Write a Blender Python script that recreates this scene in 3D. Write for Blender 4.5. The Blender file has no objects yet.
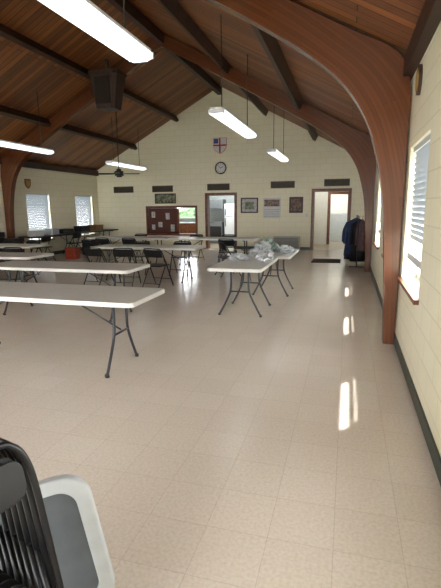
import bpy, bmesh, math, random
from mathutils import *
random.seed(4)
COL=bpy.context.scene.collection
XR,XL,YB,YF=.58,-9.8,16.26,-2.6
XM=(XR+XL)/2; EZ=3.04; RZ=5.81; SL=(RZ-EZ)/(XR-XM)
# ---------------------------------------------------------------- camera
cam=bpy.data.objects.new('camera',bpy.data.cameras.new('camera'));COL.objects.link(cam)
R=Matrix.Rotation(math.radians(16),3,'Z')@Matrix.Rotation(math.pi/2-math.radians(11.1),3,'X')@Matrix.Rotation(math.radians(-.6),3,'Z')
cam.matrix_world=Matrix.Translation((0,0,1.55))@R.to_4x4()
cam.data.sensor_fit='HORIZONTAL';cam.data.sensor_width=36;cam.data.lens=36
bpy.context.scene.camera=cam
bpy.context.scene.view_settings.view_transform='Standard'
bpy.context.scene.view_settings.exposure=1.6
# ---------------------------------------------------------------- materials
def lin(c): return tuple(((v/255)/12.92 if v/255<=.04045 else ((v/255+.055)/1.055)**2.4) for v in c)+(1,)
def base(name):
    m=bpy.data.materials.new(name);m.use_nodes=True
    return m,m.node_tree.nodes,m.node_tree.links,m.node_tree.nodes['Principled BSDF']
def mat(name,c,rough=.5,metal=0,var=.08,scale=12,em=0,coat=0,bump=0,trans=0):
    m,N,L,P=base(name)
    tc=N.new('ShaderNodeTexCoord');no=N.new('ShaderNodeTexNoise');no.inputs['Scale'].default_value=scale
    L.new(tc.outputs['Object'],no.inputs['Vector'])
    r=N.new('ShaderNodeValToRGB');c=lin(c)
    r.color_ramp.elements[0].color=tuple(v*(1-var*2) for v in c[:3])+(1,)
    r.color_ramp.elements[1].color=tuple(min(1,v*(1+var*2)) for v in c[:3])+(1,)
    r.color_ramp.elements[0].position=.3;r.color_ramp.elements[1].position=.7
    L.new(no.outputs['Fac'],r.inputs['Fac']);L.new(r.outputs['Color'],P.inputs['Base Color'])
    P.inputs['Roughness'].default_value=rough;P.inputs['Metallic'].default_value=metal
    P.inputs['Coat Weight'].default_value=coat;P.inputs['Transmission Weight'].default_value=trans
    if em:
        L.new(r.outputs['Color'],P.inputs['Emission Color']);P.inputs['Emission Strength'].default_value=em
    if bump:
        b=N.new('ShaderNodeBump');b.inputs['Strength'].default_value=bump;b.inputs['Distance'].default_value=.01
        L.new(no.outputs['Fac'],b.inputs['Height']);L.new(b.outputs['Normal'],P.inputs['Normal'])
    return m
def brickmat(name,ax,c1,c2,cm,bw,bh,mortar,rough,bump=.3,freq=2,off=.5,speck=0,coat=0,noise=.0,smooth=.3):
    m,N,L,P=base(name)
    tc=N.new('ShaderNodeTexCoord');s=N.new('ShaderNodeSeparateXYZ');co=N.new('ShaderNodeCombineXYZ')
    L.new(tc.outputs['Object'],s.inputs[0]);L.new(s.outputs[ax[0]],co.inputs[0]);L.new(s.outputs[ax[1]],co.inputs[1])
    b=N.new('ShaderNodeTexBrick');L.new(co.outputs[0],b.inputs['Vector'])
    b.offset=off;b.offset_frequency=freq;b.squash=1
    b.inputs['Color1'].default_value=lin(c1);b.inputs['Color2'].default_value=lin(c2);b.inputs['Mortar'].default_value=lin(cm)
    b.inputs['Scale'].default_value=1;b.inputs['Mortar Size'].default_value=mortar;b.inputs['Mortar Smooth'].default_value=smooth
    b.inputs['Brick Width'].default_value=bw;b.inputs['Row Height'].default_value=bh;b.inputs['Bias'].default_value=0
    col=b.outputs['Color']
    if speck:
        no=N.new('ShaderNodeTexNoise');no.inputs['Scale'].default_value=60;no.inputs['Detail'].default_value=3
        L.new(tc.outputs['Object'],no.inputs['Vector'])
        r=N.new('ShaderNodeValToRGB');r.color_ramp.elements[0].position=.3;r.color_ramp.elements[1].position=.62
        r.color_ramp.elements[0].color=(1-speck,1-speck*1.1,1-speck*1.2,1);r.color_ramp.elements[1].color=(1,1,1,1)
        L.new(no.outputs['Fac'],r.inputs['Fac'])
        mx=N.new('ShaderNodeMix');mx.data_type='RGBA';mx.blend_type='MULTIPLY';mx.inputs[0].default_value=1
        L.new(col,mx.inputs[6]);L.new(r.outputs['Color'],mx.inputs[7]);col=mx.outputs[2]
    if noise:
        no=N.new('ShaderNodeTexNoise');no.inputs['Scale'].default_value=1;no.inputs['Detail'].default_value=6
        mp=N.new('ShaderNodeMapping');L.new(co.outputs[0],mp.inputs['Vector']);mp.inputs['Scale'].default_value=(1.5,25,1)
        L.new(mp.outputs[0],no.inputs['Vector'])
        r=N.new('ShaderNodeValToRGB');r.color_ramp.elements[0].position=.3;r.color_ramp.elements[1].position=.7
        r.color_ramp.elements[0].color=(1-noise,)*3+(1,)
        L.new(no.outputs['Fac'],r.inputs['Fac'])
        mx=N.new('ShaderNodeMix');mx.data_type='RGBA';mx.blend_type='MULTIPLY';mx.inputs[0].default_value=1
        L.new(col,mx.inputs[6]);L.new(r.outputs['Color'],mx.inputs[7]);col=mx.outputs[2]
    L.new(col,P.inputs['Base Color']);P.inputs['Roughness'].default_value=rough;P.inputs['Coat Weight'].default_value=coat
    if bump:
        bp=N.new('ShaderNodeBump');bp.inputs['Strength'].default_value=bump;bp.inputs['Distance'].default_value=.006;bp.invert=True
        L.new(b.outputs['Fac'],bp.inputs['Height']);L.new(bp.outputs['Normal'],P.inputs['Normal'])
    return m
def gluemat(name):
    m,N,L,P=base(name)
    uv=N.new('ShaderNodeUVMap');uv.uv_map='UVMap'
    b=N.new('ShaderNodeTexBrick');L.new(uv.outputs[0],b.inputs['Vector']);b.offset=.37
    b.inputs['Color1'].default_value=lin((108,62,36));b.inputs['Color2'].default_value=lin((94,53,31));b.inputs['Mortar'].default_value=lin((70,39,24))
    b.inputs['Scale'].default_value=1;b.inputs['Mortar Size'].default_value=.0012;b.inputs['Brick Width'].default_value=2.6;b.inputs['Row Height'].default_value=.042
    mp=N.new('ShaderNodeMapping');mp.inputs['Scale'].default_value=(2,40,1);L.new(uv.outputs[0],mp.inputs['Vector'])
    no=N.new('ShaderNodeTexNoise');no.inputs['Scale'].default_value=1;no.inputs['Detail'].default_value=4;L.new(mp.outputs[0],no.inputs['Vector'])
    r=N.new('ShaderNodeValToRGB');r.color_ramp.elements[0].position=.3;r.color_ramp.elements[1].position=.7
    r.color_ramp.elements[0].color=(.87,.86,.85,1);L.new(no.outputs['Fac'],r.inputs['Fac'])
    mx=N.new('ShaderNodeMix');mx.data_type='RGBA';mx.blend_type='MULTIPLY';mx.inputs[0].default_value=1
    L.new(b.outputs['Color'],mx.inputs[6]);L.new(r.outputs['Color'],mx.inputs[7]);L.new(mx.outputs[2],P.inputs['Base Color'])
    P.inputs['Roughness'].default_value=.22;return m
M={}
M['floor']=brickmat('vinyl_floor_tile','XY',(228,218,204),(224,213,198),(206,194,179),.305,.305,.0018,.19,bump=.03,off=0,speck=.13,smooth=.1)
M['block_b']=brickmat('painted_block_back','XZ',(240,234,206),(238,231,202),(222,215,184),.4,.2,.006,.55,bump=.35)
M['block_s']=brickmat('painted_block_side','YZ',(238,232,205),(236,229,201),(220,213,184),.4,.2,.006,.45,bump=.35)
M['plank']=brickmat('ceiling_planks','XY',(164,100,52),(110,64,33),(32,18,11),3.3,.14,.007,.5,bump=.8,off=.41,noise=.36)
M['glulam']=gluemat('laminated_timber')
M['darkbeam']=mat('dark_beam_wood',(54,31,20),.5,var=.2,scale=5)
M['trim']=mat('stained_trim_wood',(108,62,35),.4,var=.15,scale=8)
M['base']=mat('green_black_baseboard',(48,58,48),.4)
M['cream']=mat('cream_paint',(224,222,212),.6,var=.02)
M['white']=mat('table_white_plastic',(214,214,206),.42,var=.015)
M['tleg']=mat('grey_leg_steel',(60,62,66),.35,metal=.6)
M['black']=mat('black_chair_metal',(17,17,20),.3,metal=.2,var=.15)
M['blackpad']=mat('black_vinyl',(16,16,19),.45,var=.15)
M['grey']=mat('grey_plastic',(196,202,204),.45,var=.03)
M['greyd']=mat('dark_grey_plastic',(96,102,106),.55,var=.05)
M['fix']=mat('fixture_white_steel',(225,228,232),.4,var=.02)
M['lens']=mat('lit_acrylic_lens',(240,248,255),.4,var=.01,em=.8)
M['steel']=mat('rod_steel',(70,66,62),.4,metal=.6)
M['vent']=mat('vent_metal',(88,76,58),.5,var=.1)
M['ventd']=mat('vent_dark',(40,34,26),.7)
M['speaker']=mat('brown_speaker_case',(56,36,28),.5,var=.1)
M['grill']=mat('speaker_cloth',(34,24,19),.9,scale=90,var=.3)
M['fan']=mat('fan_black',(26,20,18),.4)
M['frame']=mat('white_window_frame',(196,200,200),.4,var=.02)
M['navy']=mat('navy_cloth',(22,27,48),.9,var=.2)
M['blackc']=mat('black_cloth',(17,17,20),.9,var=.2)
M['bluec']=mat('blue_cloth',(34,48,80),.9,var=.15)
M['mauve']=mat('mauve_cloth',(84,64,68),.9,var=.15)
M['mat']=mat('brown_door_mat',(62,38,30),.95,scale=60,var=.3)
M['red']=mat('red_plastic',(158,58,34),.4)
M['redw']=mat('red_paint',(176,30,36),.5)
M['blue']=mat('blue_paint',(38,60,132),.5)
M['paper']=mat('white_paper',(214,214,210),.7,var=.02)
M['clock']=mat('clock_face',(218,218,212),.4,var=.01)
M['gold']=mat('aged_gold',(174,138,64),.4,metal=.2)
M['board']=mat('red_brown_board',(88,45,34),.7,scale=20,var=.12)
M['art1']=mat('landscape_print',(114,118,92),.5,scale=9,var=.45)
M['art2']=mat('multicolour_print',(122,98,88),.5,scale=14,var=.5)
M['art3']=mat('portrait_print',(102,72,55),.5,scale=10,var=.45)
M['art4']=mat('pale_print',(176,176,174),.5,scale=16,var=.2)
M['fridge']=mat('fridge_white',(206,212,218),.3,var=.01)
M['heater']=mat('heater_enamel',(174,172,155),.4,var=.03)
M['leaf']=mat('hedge_leaves',(54,78,46),.8,scale=8,var=.4)
M['darktop']=mat('dark_table_top',(48,45,43),.4,var=.1)
M['card']=mat('cardboard',(132,98,68),.8,var=.08)
M['bag']=mat('plastic_bag',(222,226,228),.3,var=.05,scale=8,trans=.4)
M['bagb']=mat('printed_bag',(132,152,140),.35,var=.3,scale=9)
M['kfloor']=mat('kitchen_floor',(156,144,126),.4)
M['kwall']=mat('kitchen_blue_grey_paint',(166,174,176),.6,var=.03)
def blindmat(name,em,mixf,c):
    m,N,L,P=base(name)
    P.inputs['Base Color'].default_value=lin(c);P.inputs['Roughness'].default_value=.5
    P.inputs['Emission Color'].default_value=lin((222,234,246));P.inputs['Emission Strength'].default_value=em  # faint emission stands in for daylight glowing through the slats
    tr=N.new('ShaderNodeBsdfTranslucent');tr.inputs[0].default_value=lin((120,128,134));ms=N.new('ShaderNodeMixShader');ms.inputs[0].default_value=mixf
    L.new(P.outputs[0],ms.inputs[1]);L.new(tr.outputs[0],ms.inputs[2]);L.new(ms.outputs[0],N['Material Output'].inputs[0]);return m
M['blind']=blindmat('glowing_blind_slats',.03,.08,(176,184,190));M['blind2']=blindmat('shade_tinted_blind_slats',.03,.08,(160,168,176))  # second copy for the left wall, its shade put into a darker colour
# ---------------------------------------------------------------- mesh helpers
def finish(name,bm,m,parent=None,loc=(0,0,0),rot=(0,0,0),smooth=False,bevel=0):
    bmesh.ops.recalc_face_normals(bm,faces=bm.faces)
    me=bpy.data.meshes.new(name);bm.to_mesh(me);bm.free()
    for mm in (m if isinstance(m,(list,tuple)) else [m]): me.materials.append(mm)
    if smooth:
        for p in me.polygons:p.use_smooth=True
    o=bpy.data.objects.new(name,me);COL.objects.link(o);o.location=loc;o.rotation_euler=rot
    if parent: o.parent=parent
    if bevel:
        b=o.modifiers.new('bevel','BEVEL');b.width=bevel;b.segments=2;b.limit_method='ANGLE'
    return o
def bbox(bm,a,b,mi=0,mtx=None):
    vs=[bm.verts.new((x,y,z)) for x in(a[0],b[0]) for y in(a[1],b[1]) for z in(a[2],b[2])]
    for f in[(0,1,3,2),(4,6,7,5),(0,4,5,1),(2,3,7,6),(0,2,6,4),(1,5,7,3)]:
        fc=bm.faces.new([vs[i] for i in f]);fc.material_index=mi
    if mtx is not None: bmesh.ops.transform(bm,matrix=mtx,verts=vs)
    return vs
def boxes(name,lst,m,parent=None,bevel=0,**k):
    bm=bmesh.new()
    for l in lst: bbox(bm,l[0],l[1],l[2] if len(l)>2 else 0)
    return finish(name,bm,m,parent,bevel=bevel,**k)
def tube(bm,pts,r,seg=10,closed=False,mi=0):
    pts=[Vector(p) for p in pts];n=len(pts);rings=[]
    up=None
    for i,p in enumerate(pts):
        if closed: t=(pts[(i+1)%n]-pts[i-1])
        else: t=pts[min(i+1,n-1)]-pts[max(i-1,0)]
        t.normalize()
        if up is None:
            up=t.orthogonal().normalized()
        up=(up-t*up.dot(t)).normalized();s=t.cross(up)
        rings.append([bm.verts.new(p+(up*math.cos(a)+s*math.sin(a))*r) for a in[2*math.pi*j/seg for j in range(seg)]])
    for i in range(n if closed else n-1):
        A,B=rings[i],rings[(i+1)%n]
        for j in range(seg):
            f=bm.faces.new((A[j],A[(j+1)%seg],B[(j+1)%seg],B[j]));f.smooth=True;f.material_index=mi
    if not closed:
        bm.faces.new(rings[0]);bm.faces.new(rings[-1])
def smoothpts(pts,k=5):
    P=[Vector(p) for p in pts];P=[2*P[0]-P[1]]+P+[2*P[-1]-P[-2]];out=[]
    for i in range(1,len(P)-2):
        a,b,c,d=P[i-1:i+3]
        for j in range(k):
            t=j/k;out.append(.5*((2*b)+(c-a)*t+(2*a-5*b+4*c-d)*t*t+(3*b-a-3*c+d)*t**3))
    out.append(P[-2]);return out
def rrect(w,h,r,seg=5):
    o=[]
    for cx,cy,a0 in((w/2-r,h/2-r,0),(-w/2+r,h/2-r,90),(-w/2+r,-h/2+r,180),(w/2-r,-h/2+r,270)):
        for i in range(seg+1):
            a=math.radians(a0+90*i/seg);o.append((cx+r*math.cos(a),cy+r*math.sin(a)))
    return o
def prism(bm,poly,z0,z1,mtx=None,mi=0):
    A=[bm.verts.new((x,y,z0)) for x,y in poly];B=[bm.verts.new((x,y,z1)) for x,y in poly];n=len(poly)
    fs=[bm.faces.new(A[::-1]),bm.faces.new(B)]+[bm.faces.new((A[i],A[(i+1)%n],B[(i+1)%n],B[i])) for i in range(n)]
    for f in fs:f.material_index=mi
    if mtx is not None: bmesh.ops.transform(bm,matrix=mtx,verts=A+B)
def circ(r,n=32): return [(r*math.cos(2*math.pi*i/n),r*math.sin(2*math.pi*i/n)) for i in range(n)]
XZ=Matrix.Rotation(math.pi/2,4,'X')
def tag(o,label,cat,group=None):
    o['label']=label;o['category']=cat
    if group:o['group']=group
    return o
def thing(name,label,cat,loc=(0,0,0),rz=0,group=None):
    o=bpy.data.objects.new(name,None);o.empty_display_size=.1;COL.objects.link(o);o.location=loc;o.rotation_euler=(0,0,rz)
    return tag(o,label,cat,group)
def struct(o): o['kind']='structure';return o
def clone(src,loc,rz=0,label=None,rot=None,group=None):
    o=src.copy();COL.objects.link(o);o.location=loc;o.rotation_euler=rot if rot else (0,0,rz)
    if label:o['label']=label
    if group:o['group']=group
    def rec(s,d):
        for c in s.children:
            k=c.copy();COL.objects.link(k);k.parent=d;k.matrix_parent_inverse=c.matrix_parent_inverse.copy();rec(c,k)
    rec(src,o);return o
# ---------------------------------------------------------------- shell
struct(boxes('floor',[((XL-.2,YF-.2,-.1),(XR+.2,YB+.2,0))],M['floor']))
def wall_cells(bm,u0,u1,z0,z1,holes,mk):
    us=sorted({u0,u1,*[h[0] for h in holes],*[h[1] for h in holes]});zs=sorted({z0,z1,*[h[2] for h in holes],*[h[3] for h in holes]})
    for i in range(len(us)-1):
        for j in range(len(zs)-1):
            cu,cz=(us[i]+us[i+1])/2,(zs[j]+zs[j+1])/2
            if any(h[0]<cu<h[1] and h[2]<cz<h[3] for h in holes): continue
            mk(us[i],us[i+1],zs[j],zs[j+1])
D1=(-5.14,-4.08,0,2.0);D2=(-1.18,.0,0,2.07);HT=(-7.62,-5.62,.56,1.56)
bm=bmesh.new()
wall_cells(bm,XL-.2,XR+.2,0,EZ,[D1,D2,HT],lambda a,b,c,d:bbox(bm,(a,YB,c),(b,YB+.2,d)))
prism(bm,[(XL-.2,EZ),(XR+.2,EZ),(XM,RZ+.1)],-(YB+.2),-YB,XZ)
struct(finish('wall_back',bm,M['block_b']))
FILLW=[(-8.6,-6.2,.4,2.5),(-5.7,-3.5,.4,2.5),(-3.0,-.6,.4,2.5)]  # unseen openings added behind the camera to let in fill daylight
bm=bmesh.new();wall_cells(bm,XL-.2,XR+.2,0,EZ,FILLW,lambda a,b,c,d:bbox(bm,(a,YF-.2,c),(b,YF,d)))
prism(bm,[(XL-.2,EZ),(XR+.2,EZ),(XM,RZ+.1)],-YF,-YF+.2,XZ);struct(finish('wall_front',bm,M['block_b']))
n=20
for a,b,c,d in FILLW:
    w=.07;struct(boxes('window_%d'%n,[((a,YF-.15,c),(a+w,YF-.08,d)),((b-w,YF-.15,c),(b,YF-.08,d)),((a+w,YF-.15,c),(b-w,YF-.08,c+w)),((a+w,YF-.15,d-w),(b-w,YF-.08,d)),(((a+b)/2-.03,YF-.15,c+w),((a+b)/2+.03,YF-.08,d-w))],M['frame']));n+=1  # frames for the added fill openings
WR=(.80,2.12);WL=(.56,2.06)
RW=[1.65,4.42,6.87,9.3,12.6];LW=[1.65,4.3,7.0,9.3,12.6,15.25]
ww=1.16
bm=bmesh.new();wall_cells(bm,YF,YB,0,EZ,[(c-ww/2,c+ww/2)+WR for c in RW],lambda a,b,c,d:bbox(bm,(XR,a,c),(XR+.2,b,d)));struct(finish('wall_right',bm,M['block_s']))
bm=bmesh.new();wall_cells(bm,YF,YB,0,EZ,[(c-ww/2,c+ww/2)+WL for c in LW],lambda a,b,c,d:bbox(bm,(XL-.2,a,c),(XL,b,d)));struct(finish('wall_left',bm,M['block_s']))
bm=bmesh.new()
for xe in(XR+.25,XL-.25):
    ze=RZ-SL*abs(xe-XM)
    vs=[bm.verts.new(p) for p in[(xe,YF-.2,ze),(XM,YF-.2,RZ),(XM,YB+.2,RZ),(xe,YB+.2,ze)]]
    us=[bm.verts.new(v.co+Vector((0,0,.15))) for v in vs]
    bm.faces.new(vs);bm.faces.new(us)
    for i in range(4): bm.faces.new((vs[i],vs[(i+1)%4],us[(i+1)%4],us[i]))
struct(finish('ceiling',bm,M['plank']))
struct(boxes('baseboard_right',[((XR-.015,YF,0),(XR,YB,.11))],M['base']))
struct(boxes('baseboard_left',[((XL,YF,0),(XL+.015,YB,.11))],M['base']))
struct(boxes('baseboard_back',[((XL,YB-.015,0),(D1[0]-.08,YB,.11)),((D1[1]+.08,YB-.015,0),(D2[0]-.08,YB,.11)),((D2[1]+.08,YB-.015,0),(XR,YB,.11))],M['base']))
# purlins
ang=math.atan(SL)
for side in(1,-1):
    for t in(1/3,2/3):
        u=(XR-XM)*(1-t);x=XM+side*u;z=RZ-SL*u
        bm=bmesh.new();mt=Matrix.Translation((x,0,z))@Matrix.Rotation(side*ang,4,'Y')
        bbox(bm,(-.055,YF,-.2),(.055,YB,0),0,mt)
        tag(finish('ceiling_purlin',bm,M['darkbeam'],bevel=.006),'dark brown timber purlin running along the sloped ceiling','ceiling beam','roof purlins')
    x=XM+side*(XR-XM)
    a,b=sorted((x,x-side*.1))
    tag(boxes('eave_beam',[((a,YF,EZ-.2),(b,YB,EZ-.0))],M['darkbeam'],bevel=.006),'dark brown timber eave beam at the top of the side wall','ceiling beam','eave beams')
tag(boxes('ridge_beam',[((XM-.07,YF,RZ-.3),(XM+.07,YB,RZ-.05))],M['darkbeam'],bevel=.006),'dark brown timber ridge beam along the roof peak','ceiling beam')
# arches
hw=XR-XM
inner=smoothpts([(.12,0,0),(.15,.8,0),(.21,1.6,0),(.33,2.18,0),(.48,2.55,0),(.71,2.86,0),(1.06,3.15,0),(1.5,3.44,0),(2.05,3.76,0),(3.6,4.62,0),(hw,5.48,0)],4)
outp=smoothpts([(.0,0,0),(0,.8,0),(0,1.6,0),(0,2.25,0),(.0,2.72,0),(.14,3.08,0),(.6,3.33,0),(1.2,3.66,0),(1.85,4.0,0),(3.5,4.88,0),(hw,5.79,0)],4)
def arch(y,label):
    bm=bmesh.new();uvl=bm.loops.layers.uv.new('UVMap');T=.085
    for side in(1,-1):
        dist=0;prev=None;rows=[]
        for p,q in zip(inner,outp):
            c=(p+q)/2
            if prev is not None:dist+=(c-prev).length
            prev=c
            e=.016
            xi=(XR-e-p.x) if side==1 else (XL+e+p.x);xo=(XR-e-q.x) if side==1 else (XL+e+q.x)
            w=(p-q).length
            rows.append(([bm.verts.new((xi,y-T,p.y)),bm.verts.new((xo,y-T,q.y)),bm.verts.new((xo,y+T,q.y)),bm.verts.new((xi,y+T,p.y))],dist,w))
        for (A,da,wa),(B,db,wb) in zip(rows,rows[1:]):
            for j in range(4):
                kk=(j+1)%4
                f=bm.faces.new((A[j],A[kk],B[kk],B[j]))
                v={0:(0,wa),1:(.5,.5+.17),2:(wa,0),3:(.8,.8+.03)}[j];vb={0:(0,wb),1:(.5,.5+.17),2:(wb,0),3:(.8,.8+.03)}[j]
                for lp,uv in zip(f.loops,[(da,v[0]),(da,v[1]),(db,vb[1]),(db,vb[0])]): lp[uvl].uv=uv
        bm.faces.new(rows[0][0]);bm.faces.new(rows[-1][0])
    o=finish('timber_arch',bm,M['glulam'],bevel=.006);tag(o,label,'arch','laminated timber arches')
arch(5.25,'glossy red-brown laminated timber arch curving from floor to ridge')
arch(11.1,'farther red-brown laminated timber arch curving from floor to ridge')
# ---------------------------------------------------------------- windows
def window(n,xw,side,yc,gap,WZ,bmat):
    WZ0,WZ1=WZ
    e=bpy.data.objects.new('window_%d'%n,None);COL.objects.link(e);e.location=(xw,yc,0);struct(e)
    h=ww/2;xo=side*.16;xi=side*.05
    def bx(nm,l,m): 
        return boxes(nm,[((min(a[0],b[0]),a[1],a[2]),(max(a[0],b[0]),b[1],b[2])) for a,b in l],m,e)
    w=.045
    fr=[((xo-.02,-h,WZ0),(xo+.02,-h+w,WZ1)),((xo-.02,h-w,WZ0),(xo+.02,h,WZ1)),((xo-.02,-h,WZ0),(xo+.02,h,WZ0+w)),((xo-.02,-h,WZ1-w),(xo+.02,h,WZ1)),((xo-.02,-h,1.66),(xo+.02,h,1.7))]
    bx('frame',fr,M['frame'])
    bm=bmesh.new();z=WZ1-.07;zb=WZ0+(.42 if gap else .04)
    while z>zb:
        mt=Matrix.Translation((xi,0,z))@Matrix.Rotation(side*math.radians(70),4,'Y')
        bbox(bm,(-.028,-h+.02,-.0008),(.028,h-.02,.0008),0,mt);z-=.054
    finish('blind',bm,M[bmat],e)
    rails=[((xi-.02,-h+.01,WZ1-.05),(xi+.02,h-.01,WZ1))]
    if gap: rails.append(((xi-.012,-h+.02,1.01),(xi+.012,h-.02,1.075)))
    else: rails.append(((xi-.012,-h+.02,WZ0+.005),(xi+.012,h-.02,WZ0+.03)))
    bx('blind_rail',rails,M['frame'])
    bx('sill',[((-side*.04,-h-.06,WZ0-.04),(side*.14,h+.06,WZ0-.002))],M['trim'])
    return e
n=1
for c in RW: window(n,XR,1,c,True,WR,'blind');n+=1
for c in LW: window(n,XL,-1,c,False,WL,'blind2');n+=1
# ---------------------------------------------------------------- doors / hatch trim
def doortrim(name,h,y,w=.09,m='trim',floor=True,dep=.24):
    a,b,z0,z1=h
    l=[((a-w,y-.025,0 if floor else z0-w),(a+.012,y+dep,z1+w)),((b-.012,y-.025,0 if floor else z0-w),(b+w,y+dep,z1+w)),((a+.012,y-.025,z1-.012),(b-.012,y+dep,z1+w))]
    if not floor:l.append(((a-w,y-.07,z0-w),(b+w,y+dep,z0)))
    return struct(boxes(name,l,M[m],bevel=.005))
doortrim('trim_1',D1,YB);doortrim('trim_2',D2,YB);doortrim('trim_3',HT,YB,.07,floor=False)
KB=19.6;VB=18.9
kw=(-7.75,-6.75,1.1,2.0)
bm=bmesh.new();wall_cells(bm,-9.2,-3.2,0,2.7,[kw],lambda a,b,c,d:bbox(bm,(a,KB,c),(b,KB+.15,d)))
bbox(bm,(-9.35,YB+.2,0),(-9.2,KB+.15,2.7));bbox(bm,(-3.2,YB+.2,0),(-3.05,KB+.15,2.7))
struct(finish('wall_kitchen',bm,M['kwall']))
IN=(-.72,-.02,0,2.03)
bm=bmesh.new();wall_cells(bm,-1.7,.75,0,2.7,[IN],lambda a,b,c,d:bbox(bm,(a,VB,c),(b,VB+.15,d)))
bbox(bm,(-1.85,YB+.2,0),(-1.7,21,2.7));bbox(bm,(.75,YB+.2,0),(.9,21,2.7));bbox(bm,(-1.85,20.9,0),(.9,21.05,2.7))
struct(finish('wall_vestibule',bm,M['cream']))
struct(boxes('floor_annex',[((-9.35,YB+.2,-.1),(.9,21.05,0))],M['kfloor']))
struct(boxes('ceiling_annex',[((-9.35,YB+.2,2.7),(.9,21.05,2.8))],M['cream']))
doortrim('trim_4',IN,VB,.1,dep=.16);doortrim('trim_5',kw,KB,.06,'frame',floor=False,dep=.1)
f=thing('storage_cabinet','pale grey two-door cabinet standing in the far room','cabinet',(-.35,20.6,0))
boxes('body',[((-.4,-.2,0),(.4,.25,1.25))],M['grey'],f,bevel=.01)
boxes('door',[((-.38,-.22,.05),(-.01,-.2,1.2)),],M['grey'],f,bevel=.005);boxes('door',[((.01,-.22,.05),(.38,-.2,1.2))],M['grey'],f,bevel=.005)
hedge=bmesh.new();bmesh.ops.create_icosphere(hedge,subdivisions=4,radius=1)
for v in hedge.verts:
    v.co=Vector((v.co.x*2.6,v.co.y*.7,v.co.z*1.0));v.co+=Vector((noise.noise(v.co*3),noise.noise(v.co*3+Vector((5,0,0))),noise.noise(v.co*3+Vector((0,7,0)))))*.3
o=finish('hedge',hedge,M['leaf'],loc=(-7.6,23.6,.75));tag(o,'green leafy hedge outside the kitchen window','hedge')
struct(boxes('ground',[((-30,-12,-.2),(16,34,-.12))],mat('lawn',(110,120,90),.9)))
for nm,loc,e in(('kitchen_fill',(-5.2,17.6,2.5),46),('vestibule_fill',(-.9,17.6,2.5),11),('hall_fill',(-.9,20,2.5),20)):  # unseen point lights added to brighten the rooms beyond the doorways
    l=bpy.data.lights.new(nm,'POINT');l.energy=e;l.shadow_soft_size=.15;l.color=(.98,.99,1);q=bpy.data.objects.new(nm,l);q.location=loc;COL.objects.link(q)
f=thing('refrigerator','white upright refrigerator seen through the kitchen doorway','refrigerator',(-4.75,18.9,0))
boxes('body',[((-.36,-.3,.03),(.36,.35,1.7))],M['fridge'],f,bevel=.02)
boxes('door',[((-.36,-.36,.05),(.36,-.305,1.15))],M['fridge'],f,bevel=.015);boxes('freezer_door',[((-.36,-.36,1.17),(.36,-.305,1.7))],M['fridge'],f,bevel=.015)
boxes('handle',[((-.32,-.4,.75),(-.29,-.36,1.1))],M['tleg'],f,bevel=.005);boxes('handle',[((-.32,-.4,1.22),(-.29,-.36,1.5))],M['tleg'],f,bevel=.005)
f=thing('oven','dark metal oven range standing next to the refrigerator','oven',(-5.6,18.9,0))
boxes('body',[((-.38,-.3,.03),(.38,.35,.92))],M['greyd'],f,bevel=.01)
boxes('oven_door',[((-.33,-.33,.2),(.33,-.301,.75))],M['blackpad'],f,bevel=.008)
boxes('hood',[((-.38,-.2,1.5),(.38,.35,1.9))],M['greyd'],f,bevel=.01)
f=thing('kitchen_cabinet','brown wooden base cabinet with pale worktop in the kitchen','cabinet',(-7.6,19.2,0))
boxes('body',[((-1.4,-.25,.0),(1.4,.35,.86))],M['trim'],f)
boxes('worktop',[((-1.43,-.3,.86),(1.43,.36,.9))],M['grey'],f,bevel=.005)
for i in range(4): boxes('door',[((-1.35+i*.68,-.275,.1),(-.72+i*.68,-.252,.8))],M['trim'],f,bevel=.006)
f=thing('notice_board','dark red-brown notice board with pinned papers filling the serving hatch','notice board',(-7.0,YB+.1,.56))
boxes('board',[((-.6,0,.0),(.58,.04,.98))],M['board'],f)
boxes('frame',[((.58,-.02,0),(.65,.06,.98))],M['trim'],f)
for a,b in [((-.5,-.006,.62),(-.35,-.001,.85)),((-.22,-.006,.25),(-.05,-.001,.45)),((.1,-.006,.55),(.26,-.001,.8)),((-.5,-.006,.15),(-.36,-.001,.35)),((.3,-.006,.08),(.46,-.001,.35))]:
    boxes('paper',[(a,b)],M['art4'],f)
# ---------------------------------------------------------------- back wall items
def vent(xc,z):
    f=thing('wall_vent','dark bronze louvred air vent high on the cream wall','vent',(xc,YB,z),group='wall air vents')
    boxes('frame',[((-.43,-.025,-.12),(.43,-.001,-.09)),((-.43,-.025,.09),(.43,-.001,.12)),((-.43,-.025,-.09),(-.4,-.001,.09)),((.4,-.025,-.09),(.43,-.001,.09)),((-.4,-.006,-.09),(.4,-.001,.09))],M['vent'],f)
    for i in range(5):
        bm=bmesh.new();bbox(bm,(-.4,-.02,-.003),(.4,.0,.003),0,Matrix.Translation((0,-.008,-.07+i*.035))@Matrix.Rotation(.6,4,'X'));finish('louvre',bm,M['ventd'],f)
for x,z in((-8.62,2.28),(-6.95,2.28),(-4.7,2.3),(-2.3,2.33),(-.42,2.36)): vent(x,z)
def picture(name,label,cat,x0,x1,z0,z1,fm,am,fw=.04):
    f=thing(name,label,cat,((x0+x1)/2,YB,(z0+z1)/2));w,h=(x1-x0)/2,(z1-z0)/2
    boxes('frame',[((-w,-.03,h-fw),(w,-.001,h)),((-w,-.03,-h),(w,-.001,-h+fw)),((-w,-.03,-h+fw),(-w+fw,-.001,h-fw)),((w-fw,-.03,-h+fw),(w,-.001,h-fw))],M[fm],f,bevel=.004)
    boxes('print',[((-w+fw,-.012,-h+fw),(w-fw,-.002,h-fw))],M[am],f)
    return f,w,h
picture('framed_picture','wide landscape picture in a thin dark frame','picture',-7.28,-6.41,1.72,2.1,'darkbeam','art1',.03)
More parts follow.
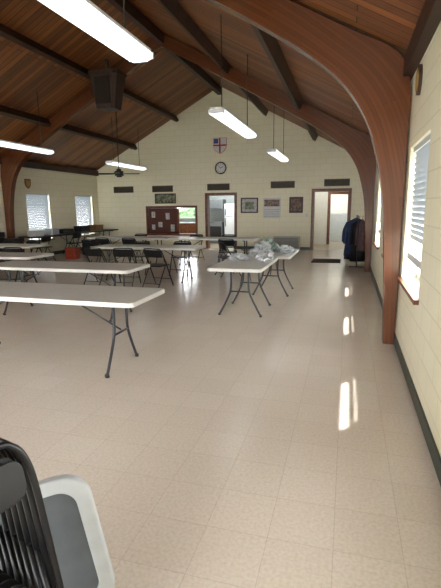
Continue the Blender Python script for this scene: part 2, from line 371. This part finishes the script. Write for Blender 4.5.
f,w,h=picture('framed_picture','framed pale picture with dark frame on the cream wall','picture',-3.84,-3.19,1.34,1.89,'darkbeam','art4',.045)
boxes('mount',[((-.16,-.016,-.13),(.16,-.0125,.13))],M['art1'],f)
f,w,h=picture('wall_calendar','white wall calendar sheet with muted picture above a grid','calendar',-3.0,-2.36,1.15,1.87,'grey','paper',.015)
boxes('picture',[((-.28,-.016,.06),(.28,-.0125,.3))],M['art2'],f)
for j in range(4): boxes('grid_line',[((-.28,-.016,-.3+j*.08),(.28,-.0125,-.29+j*.08))],M['greyd'],f)
picture('framed_portrait','portrait picture in a dark brown wooden frame','picture',-2.05,-1.56,1.33,1.89,'darkbeam','art3',.06)
# shields
def shieldpoly(s):
    p=[(-.27,.29),(.27,.29),(.27,.02),(.24,-.1),(.17,-.19),(.08,-.26),(0,-.30),(-.08,-.26),(-.17,-.19),(-.24,-.1),(-.27,.02)]
    return [(x*s,y*s) for x,y in p]
f=thing('church_shield','white shield with red cross and blue canton on the gable wall','shield',(-4.62,YB,3.77))
bm=bmesh.new();prism(bm,shieldpoly(1.06),.001,.02,XZ);finish('border',bm,M['redw'],f)
bm=bmesh.new();prism(bm,shieldpoly(1.02),.0205,.03,XZ);finish('field',bm,M['paper'],f)
boxes('cross',[((-.028,-.036,-.28),(.028,-.0305,.295)),((-.27,-.036,-.015),(-.028,-.0305,.04)),((.028,-.036,-.015),(.27,-.0305,.04))],M['redw'],f)
boxes('canton',[((-.25,-.036,.09),(-.07,-.0305,.27))],M['blue'],f)
for i in range(2):
    for j in range(3): boxes('small_cross',[((-.2+i*.07,-.039,.105+j*.055),(-.185+i*.07,-.0365,.12+j*.055))],M['paper'],f)
f.scale=(.9,1,.9)
# clock
f=thing('wall_clock','round white wall clock with dark rim on the cream wall','clock',(-4.6,YB,2.98))
bm=bmesh.new();prism(bm,circ(.2),.002,.03,XZ);finish('clock_face',bm,M['clock'],f)
bm=bmesh.new();tube(bm,[(.2*math.cos(a),-.02,.2*math.sin(a)) for a in[2*math.pi*i/40 for i in range(40)]],.02,8,True);finish('rim',bm,M['black'],f,smooth=True)
for i in range(12):
    bm=bmesh.new();bbox(bm,(-.006,-.033,.14),(.006,-.0305,.17),0,Matrix.Rotation(i*math.pi/6,4,'Y'));finish('hour_mark',bm,M['black'],f)
bm=bmesh.new();bbox(bm,(-.008,-.036,-.02),(.008,-.0335,.1),0,Matrix.Rotation(1.1,4,'Y'));finish('hour_hand',bm,M['black'],f)
bm=bmesh.new();bbox(bm,(-.005,-.039,-.02),(.005,-.0365,.145),0,Matrix.Rotation(-.8,4,'Y'));finish('minute_hand',bm,M['black'],f)
f=thing('wall_heater','low cream metal louvred heater standing against the wall','heater',(-2.1,YB-.14,0))
boxes('body',[((-.47,-.1,.0),(.47,.12,.5))],M['heater'],f,bevel=.01)
for i in range(8): boxes('louvre',[((-.43,-.112,.1+i*.045),(.43,-.102,.12+i*.045))],M['greyd'],f)
f=thing('light_switch','small white light switch plate beside the doorway','switch',(-1.42,YB,1.25))
boxes('plate',[((-.04,-.008,-.06),(.04,-.001,.06))],M['paper'],f);boxes('toggle',[((-.01,-.02,-.02),(.01,-.008,.02))],M['paper'],f)
f=thing('wall_plaque','small oval dark plaque with gold centre on the block wall','plaque',(XR,4.6,2.66),-math.pi/2)
bm=bmesh.new();prism(bm,[(a*.09,b*.13) for a,b in circ(1,28)],.001,.03,XZ);finish('plate',bm,M['darkbeam'],f)
bm=bmesh.new();prism(bm,[(a*.06,b*.09) for a,b in circ(1,28)],.0305,.04,XZ);finish('medallion',bm,M['gold'],f)
f=thing('shield_plaque','small gold and brown shield plaque above the window','plaque',(XL,12.15,2.35),math.pi/2)
bm=bmesh.new();prism(bm,shieldpoly(.5),.0,.02,XZ);finish('plate',bm,M['trim'],f)
bm=bmesh.new();prism(bm,shieldpoly(.36),.0205,.03,XZ);finish('emblem',bm,M['gold'],f)
# ---------------------------------------------------------------- fluorescent fixtures
def fixture(x,y0,y1,z,label):
    f=thing('fluorescent_light',label,'light fixture',(x,(y0+y1)/2,z),group='hanging fluorescent lights');h=(y1-y0)/2
    boxes('housing',[((-.11,-h,.05),(.11,h,.09)),((-.13,-h-.01,-.0),(.13,-h+.015,.06)),((-.13,h-.015,0),(.13,h+.01,.06))],M['fix'],f,bevel=.005)
    bm=bmesh.new();prism(bm,[(-.125,.048),(-.115,.0),(-.07,-.02),(.07,-.02),(.115,0),(.125,.048)],-h+.016,h-.016,XZ);finish('diffuser',bm,M['lens'],f)
    zc=RZ-SL*abs(x-XM)-z
    for yy in(-h*.75,h*.75):
        bm=bmesh.new();tube(bm,[(0,yy,.09),(0,yy,zc)],.008,6);finish('hanging_rod',bm,M['steel'],f)
lab='lit white fluorescent fixture hanging on thin rods from wood ceiling'
for x,a,b in((-1.97,1.75,4.2),(-1.97,6.75,9.2),(-1.97,11.8,14.25),(-7.35,7.6,10.05),(-7.3,12.9,15.35),(-7.42,2.0,4.45)): fixture(x,a,b,2.94,lab)  # last fixture hangs out of view, added for extra fill light
# ---------------------------------------------------------------- speaker box and fan
f=thing('hanging_speaker','dark brown tapered speaker box mounted below the roof arch','speaker',(-5.8,10.4,3.95))
def frust(bm,w0,d0,z0,w1,d1,z1,ch=.25):
    def o(w,d): return [(w*(1-ch),d),(w,d*(1-ch)),(w,-d*(1-ch)),(w*(1-ch),-d),(-w*(1-ch),-d),(-w,-d*(1-ch)),(-w,d*(1-ch)),(-w*(1-ch),d)]
    A=[bm.verts.new((x,y,z0)) for x,y in o(w0,d0)];B=[bm.verts.new((x,y,z1)) for x,y in o(w1,d1)]
    bm.faces.new(A[::-1]);bm.faces.new(B)
    for i in range(8): bm.faces.new((A[i],A[(i+1)%8],B[(i+1)%8],B[i]))
bm=bmesh.new();frust(bm,.24,.22,0,.38,.28,.75);frust(bm,.4,.3,.75,.4,.3,.86);finish('case',bm,M['speaker'],f,bevel=.008)
bm=bmesh.new();bbox(bm,(-.2,-.012,-.3),(.2,0,.3),0,Matrix.Translation((0,-.27,.4))@Matrix.Rotation(.08,4,'X'));finish('grille',bm,M['grill'],f)
boxes('bracket',[((-.03,-.03,.86),(.03,.03,1.15))],M['steel'],f)
f=thing('ceiling_fan','dark ceiling fan with four blades hanging on a long rod','fan',(-6.7,12.4,2.58))
bm=bmesh.new();tube(bm,[(0,0,.1),(0,0,RZ-SL*abs(-6.7-XM)-2.58)],.014,8);finish('rod',bm,M['fan'],f)
bm=bmesh.new();prism(bm,circ(.13,24),-.06,.08);prism(bm,circ(.07,20),.08,.14);prism(bm,circ(.08,20),-.1,-.06);finish('motor',bm,M['fan'],f,bevel=.01)
for i in range(4):
    bm=bmesh.new();prism(bm,[(.12,-.03),(.2,-.06),(.58,-.075),(.62,-.04),(.62,.04),(.58,.075),(.2,.06),(.12,.03)],-.005,.005,Matrix.Rotation(math.radians(90*i+20),4,'Z')@Matrix.Rotation(.2,4,'X'));finish('blade',bm,M['fan'],f)
# ---------------------------------------------------------------- folding table
def make_table(label,loc,rz=0,L_=2.44,W=.76,topm='white',ins=.33):
    f=thing('folding_table',label,'table',loc,rz,'long folding tables')
    bm=bmesh.new();prism(bm,rrect(L_,W,.05),.695,.74);finish('tabletop',bm,M[topm],f,bevel=.006)
    for s in(1,-1):
        bm=bmesh.new();x=s*(L_/2-ins)
        for q in(1,-1):
            tube(bm,smoothpts([(x+s*.0,q*.31,.015),(x,q*.27,.08),(x,q*.17,.28),(x,q*.13,.42),(x,q*.13,.69)],4),.0145,8)
        tube(bm,[(x,-.15,.36),(x,.15,.36)],.011,8);tube(bm,[(x,-.3,.68),(x,.3,.68)],.013,8)
        for q in(1,-1): tube(bm,[(x,q*.30,.0),(x,q*.315,.03)],.02,8)
        finish('leg',bm,M['tleg'],f)
        bm=bmesh.new()
        tube(bm,[(x,0,.38),(s*max(.02,min(.30,L_/2-ins-.25)),0,.69)],.009,8);finish('brace',bm,M['tleg'],f)
    return f
T='white plastic folding table with grey steel wishbone legs'
t1=make_table(T,(-2.99,3.76,0))
def tb(x,y,rz=0,label=None): return clone(t1,(x,y,0),rz,label)
tb(-4.0,5.6);tb(-6.5,6.75);tb(-4.17,8.85)
tb(-3.5,11.6);tb(-6.0,11.6);tb(-8.0,8.6,0)
make_table('white folding table with crumpled plastic bags on its far end',(-1.45,6.45,0),math.pi/2,1.5,ins=.36)
make_table('short white folding table behind the table with bags',(-1.27,8.0,0),math.pi/2,1.4,ins=.33)
dt=make_table('dark-topped folding table standing along the side wall',(-9.3,12.55,0),math.pi/2,topm='darktop')
clone(dt,(-9.3,15.02,0),math.pi/2)
# ---------------------------------------------------------------- folding chair
def make_chair(label,loc,rz=0):
    f=thing('folding_chair',label,'chair',loc,rz,'black folding chairs')
    W=.215
    bm=bmesh.new()
    tube(bm,smoothpts([(-W,-.24,.01),(-W,-.04,.42),(-W,.10,.67),(-W+.02,.14,.745),(-W+.07,.15,.77),(W-.07,.15,.77),(W-.02,.14,.745),(W,.10,.67),(W,-.04,.42),(W,-.24,.01)],4),.0125,8)
    tube(bm,[(-W,-.17,.15),(W,-.17,.15)],.008,6);finish('front_frame',bm,M['black'],f)
    bm=bmesh.new()
    for s in(1,-1): tube(bm,[(s*(W-.025),.25,.01),(s*(W-.025),-.06,.5)],.011,8)
    tube(bm,[(-W+.025,.2,.09),(W-.025,.2,.09)],.008,6);finish('rear_leg',bm,M['black'],f)
    bm=bmesh.new();prism(bm,rrect(.39,.39,.05),.425,.445,Matrix.Translation((0,0,0)));finish('seat',bm,M['blackpad'],f,bevel=.005)
    bm=bmesh.new();n=8;g=[]
    for i in range(n+1):
        u=-1+2*i/n;x=u*(W-.01);dy=.03*(1-u*u)
        g.append([bm.verts.new((x,.085+dy,.60)),bm.verts.new((x,.145+dy,.75)),bm.verts.new((x,.157+dy,.75)),bm.verts.new((x,.097+dy,.60))])
    for a,b in zip(g,g[1:]):
        for j in range(4): bm.faces.new((a[j],a[(j+1)%4],b[(j+1)%4],b[j]))
    bm.faces.new(g[0]);bm.faces.new(g[-1]);finish('backrest',bm,M['blackpad'],f)
    return f
CH='black metal folding chair standing open at a white table'
c1=make_chair(CH,(-4.95,8.05,0),math.pi-.1)
def ch(x,y,rz,label=None): return clone(c1,(x,y,0),rz,label)
for x,r in((-4.3,math.pi+.15),(-3.62,math.pi-.2)): ch(x,8.05,r)
for x in(-4.75,-3.7): ch(x,9.6,.05)
for x in(-2.9,-5.6,-6.4): ch(x,10.85,math.pi-.1)
ch(-2.6,9.7,2.2)
for x in(-6.1,-4.3,-3.3): ch(x,12.3,random.uniform(-.2,.2))
for x,y in((-8.4,9.4),(-7.7,9.4),(-7.5,7.5),(-6.7,7.55)): ch(x,y,random.uniform(-.15,.15))
SW='black metal folding chair standing by the side wall'
for y in(11.3,12.9): ch(-8.75,y,-math.pi/2,SW)
# folded chairs stacked near the camera
def make_folded(label,loc,rot):
    f=thing('folded_chair',label,'chair',loc,0,'folded chairs leaning together');f.rotation_euler=rot
    W=.225
    bm=bmesh.new()
    tube(bm,smoothpts([(-W,0,.01),(-W,0,.45),(-W,0,.76),(-W+.01,0,.86),(-W+.04,0,.915),(-W+.10,0,.935),(W-.10,0,.935),(W-.04,0,.915),(W-.01,0,.86),(W,0,.76),(W,0,.45),(W,0,.01)],5),.0105,10);finish('front_frame',bm,M['black'],f)
    bm=bmesh.new()
    for s in(1,-1): tube(bm,[(s*(W-.035),.008,.03),(s*(W-.035),.008,.6)],.008,8)
    tube(bm,[(-W+.03,.008,.1),(W-.03,.008,.1)],.007,6);finish('rear_leg',bm,M['black'],f)
    bm=bmesh.new();prism(bm,rrect(.34,.36,.05),-.004,.004,Matrix.Translation((0,0,.32))@XZ);finish('seat',bm,M['blackpad'],f,bevel=.003)
    bm=bmesh.new();prism(bm,rrect(.40,.12,.04),-.003,.003,Matrix.Translation((0,0,.82))@XZ);finish('backrest',bm,M['blackpad'],f,bevel=.002)
    return f
rot=(math.radians(-13),0,math.radians(74))
p0=Vector((-.74,.70,0))
fc=make_folded('black folded metal chair leaning in a row of folded chairs',p0,rot)
for i in range(1,7): clone(fc,p0+Vector((-.036*i,.010*i,0)),rot=rot)
# grey plastic folded chair
f=thing('folded_plastic_chair','pale grey moulded plastic folded chair leaning beside black chairs','chair',Vector((-1.0,1.17,0)),0);f.rotation_euler=(math.radians(-3),math.radians(-10),math.radians(30))
H=.56
bm=bmesh.new()
o=rrect(.5,H,.10,8);i_=rrect(.39,H-.11,.065,8);n=len(o)
z0,z1=-.02,.02
A=[bm.verts.new((x,y,z0)) for x,y in o];B=[bm.verts.new((x,y,z1)) for x,y in o];Cc=[bm.verts.new((x,y,z0)) for x,y in i_];Dd=[bm.verts.new((x,y,z1)) for x,y in i_]
for i in range(n):
    j=(i+1)%n
    for q in((A[i],A[j],B[j],B[i]),(Cc[i],Cc[j],Dd[j],Dd[i]),(A[i],A[j],Cc[j],Cc[i]),(B[i],B[j],Dd[j],Dd[i])): bm.faces.new(q)
bmesh.ops.transform(bm,matrix=Matrix.Translation((0,0,H/2+.02))@XZ,verts=bm.verts)
finish('rim',bm,M['grey'],f,bevel=.008)
bm=bmesh.new();prism(bm,rrect(.39,H-.11,.065,8),-.008,.004,Matrix.Translation((0,0,H/2+.02))@XZ);finish('panel',bm,M['greyd'],f)
# ---------------------------------------------------------------- bags on the table
def bag(name,label,loc,s,m,seed,cat='plastic bag'):
    bm=bmesh.new();bmesh.ops.create_icosphere(bm,subdivisions=5,radius=1)
    for v in bm.verts:
        c=v.co.copy();o=Vector((seed,seed*2,0))
        r=1-abs(noise.noise(c*1.9+o))*.8+noise.noise(c*1.1+o)*.3-abs(noise.noise(c*4.5+o))*.24
        c*=r
        v.co=Vector((c.x*s[0],c.y*s[1],max(c.z,-.25)*s[2]))
    zmin=min(v.co.z for v in bm.verts)
    for v in bm.verts:v.co.z-=zmin
    o=finish(name,bm,M[m],loc=loc,smooth=True);return tag(o,label,cat)
bag('plastic_bag','crumpled white plastic bag on the folding table',(-1.61,6.72,.741),(.18,.2,.09),'bag',1)
bag('plastic_bag','flat white plastic bag near table edge',(-1.24,6.85,.741),(.17,.28,.1),'bag',8)
bag('plastic_bag','large crumpled white plastic bag heaped on the rear table',(-1.42,7.65,.741),(.22,.28,.19),'bag',3)
bag('plastic_bag','green-grey printed plastic bag on the rear table',(-1.4,8.2,.741),(.2,.2,.22),'bagb',5)
bag('plastic_bag','white plastic bag spread over the rear table edge',(-1.07,7.9,.741),(.17,.3,.12),'bag',11)
# ---------------------------------------------------------------- coats on a rack
f=thing('coat_rack','metal coat rack standing along the side wall','coat rack',(.26,12.5,0))
for y in(-.75,.75):
    bm=bmesh.new();tube(bm,[(0,y,.03),(0,y,1.3)],.012,8);tube(bm,[(-.18,y,.02),(.18,y,.02)],.012,8);finish('post',bm,M['tleg'],f)
bm=bmesh.new();tube(bm,[(0,-.75,1.3),(0,.75,1.3)],.012,8);finish('rail',bm,M['tleg'],f)
def coat(y,m,label,ln,w,rz,dx):
    bm=bmesh.new();rings=[]
    prof=[(0.0,.03,.03),(-.06,.13,.05),(-.14,.22,.07),(-.4,.235,.08),(-.7*ln,.23,.085),(-1.0*ln,.25,.09)]
    for z,a,b in prof:
        rings.append([bm.verts.new((a*w*math.cos(t)*(1+.08*math.sin(5*t+y*3)),b*math.sin(t)*(1+.2*math.sin(4*t+y)),z)) for t in[2*math.pi*i/28 for i in range(28)]])
    for A,B in zip(rings,rings[1:]):
        for i in range(28): bm.faces.new((A[i],A[(i+1)%28],B[(i+1)%28],B[i]))
    bm.faces.new(rings[0]);bm.faces.new(rings[-1])
    e=thing('hanging_coat',label,'coat',(.26+dx,12.5+y,1.22),rz,'coats on the rack')
    finish('body',bm,M[m],e,smooth=True)
    for s in(1,-1):
        bm=bmesh.new();tube(bm,smoothpts([(s*.17*w,0,-.12),(s*.24*w,-.02,-.35),(s*.25*w,-.03,-.66)],4),.05,10);finish('sleeve',bm,M[m],e,smooth=True)
    bm=bmesh.new();tube(bm,smoothpts([(0,0,-.02),(0,0,.04),(.02,0,.075),(0,0,.085)],3),.004,6);finish('hanger',bm,M['tleg'],e)
for i,(m_,lb,ln,w,dx) in enumerate((('mauve','dull mauve jacket hanging on the rack',.8,.45,.1),('blackc','black coat hanging on the rack',1.1,.75,.03),('bluec','dark blue jacket hanging on the rack',.95,1.0,-.05),('navy','navy jacket hanging on the rack',1.1,1.1,-.04),('blackc','long black coat hanging on the rack',1.12,1.2,-.02),('bluec','dark blue coat hanging on the rack',1.05,1.3,-.03))):
    coat(-.62+i*.245,m_,lb,ln,w,(-.1,.1,-.1,.1,-.05,.05)[i],dx)
o=boxes('door_mat',[((-.95,12.6,.001),(-.15,13.5,.014))],M['mat'],bevel=.004);tag(o,'dark brown door mat lying on the tile floor','mat')
# ---------------------------------------------------------------- things by the left wall
def crate(name,label,loc,s,m,cat):
    e=thing(name,label,cat,loc);x,y,z=s[0]/2,s[1]/2,s[2]
    boxes('body',[((-x,-y,0),(x,y,z*.85))],M[m],e,bevel=.01);boxes('lid',[((-x-.012,-y-.012,z*.855),(x+.012,y+.012,z))],M[m],e,bevel=.008)
crate('drinks_cooler','small orange-red plastic cooler on the floor beside tables',(-8.3,12.1,0),(.35,.3,.36),'red','cooler')
crate('storage_box','black storage box on the floor in front of the wall table',(-8.6,13.6,0),(.35,.5,.5),'blackpad','box')
crate('storage_box','black storage box on the floor beside the wall table',(-9.2,10.5,0),(.45,.5,.75),'blackpad','box')
crate('storage_box','black storage box standing against the side wall',(-9.3,9.8,0),(.5,.6,.95),'blackpad','box')
crate('storage_box','dark grey storage box on the floor beside the wall',(-9.3,9.1,0),(.45,.6,.85),'greyd','box')
crate('cardboard_box','brown cardboard box on the dark table',(-9.35,15.2,.741),(.4,.5,.2),'card','box')
crate('paper_stack','stack of white papers on the dark table',(-9.3,11.7,.741),(.3,.4,.16),'paper','papers')
crate('storage_box','white box on the dark table',(-9.3,12.5,.741),(.3,.35,.2),'fridge','box')
crate('storage_box','black case lying on the dark table',(-9.35,13.2,.741),(.4,.6,.14),'blackpad','case')
crate('storage_box','dark box on the dark table',(-9.35,14.3,.741),(.35,.5,.2),'blackpad','box')
# ---------------------------------------------------------------- lights
w=bpy.data.worlds.new('world');bpy.context.scene.world=w;w.use_nodes=True
bg=w.node_tree.nodes['Background'];bg.inputs[0].default_value=(.96,.965,.99,1);bg.inputs[1].default_value=6.4
l=bpy.data.lights.new('sun','SUN');l.energy=5.5;l.angle=math.radians(1.6);l.color=(1,.98,.93)
s=bpy.data.objects.new('sun',l);s.rotation_euler=Vector((-.516,-.78,-1)).to_track_quat('-Z','Y').to_euler();COL.objects.link(s)
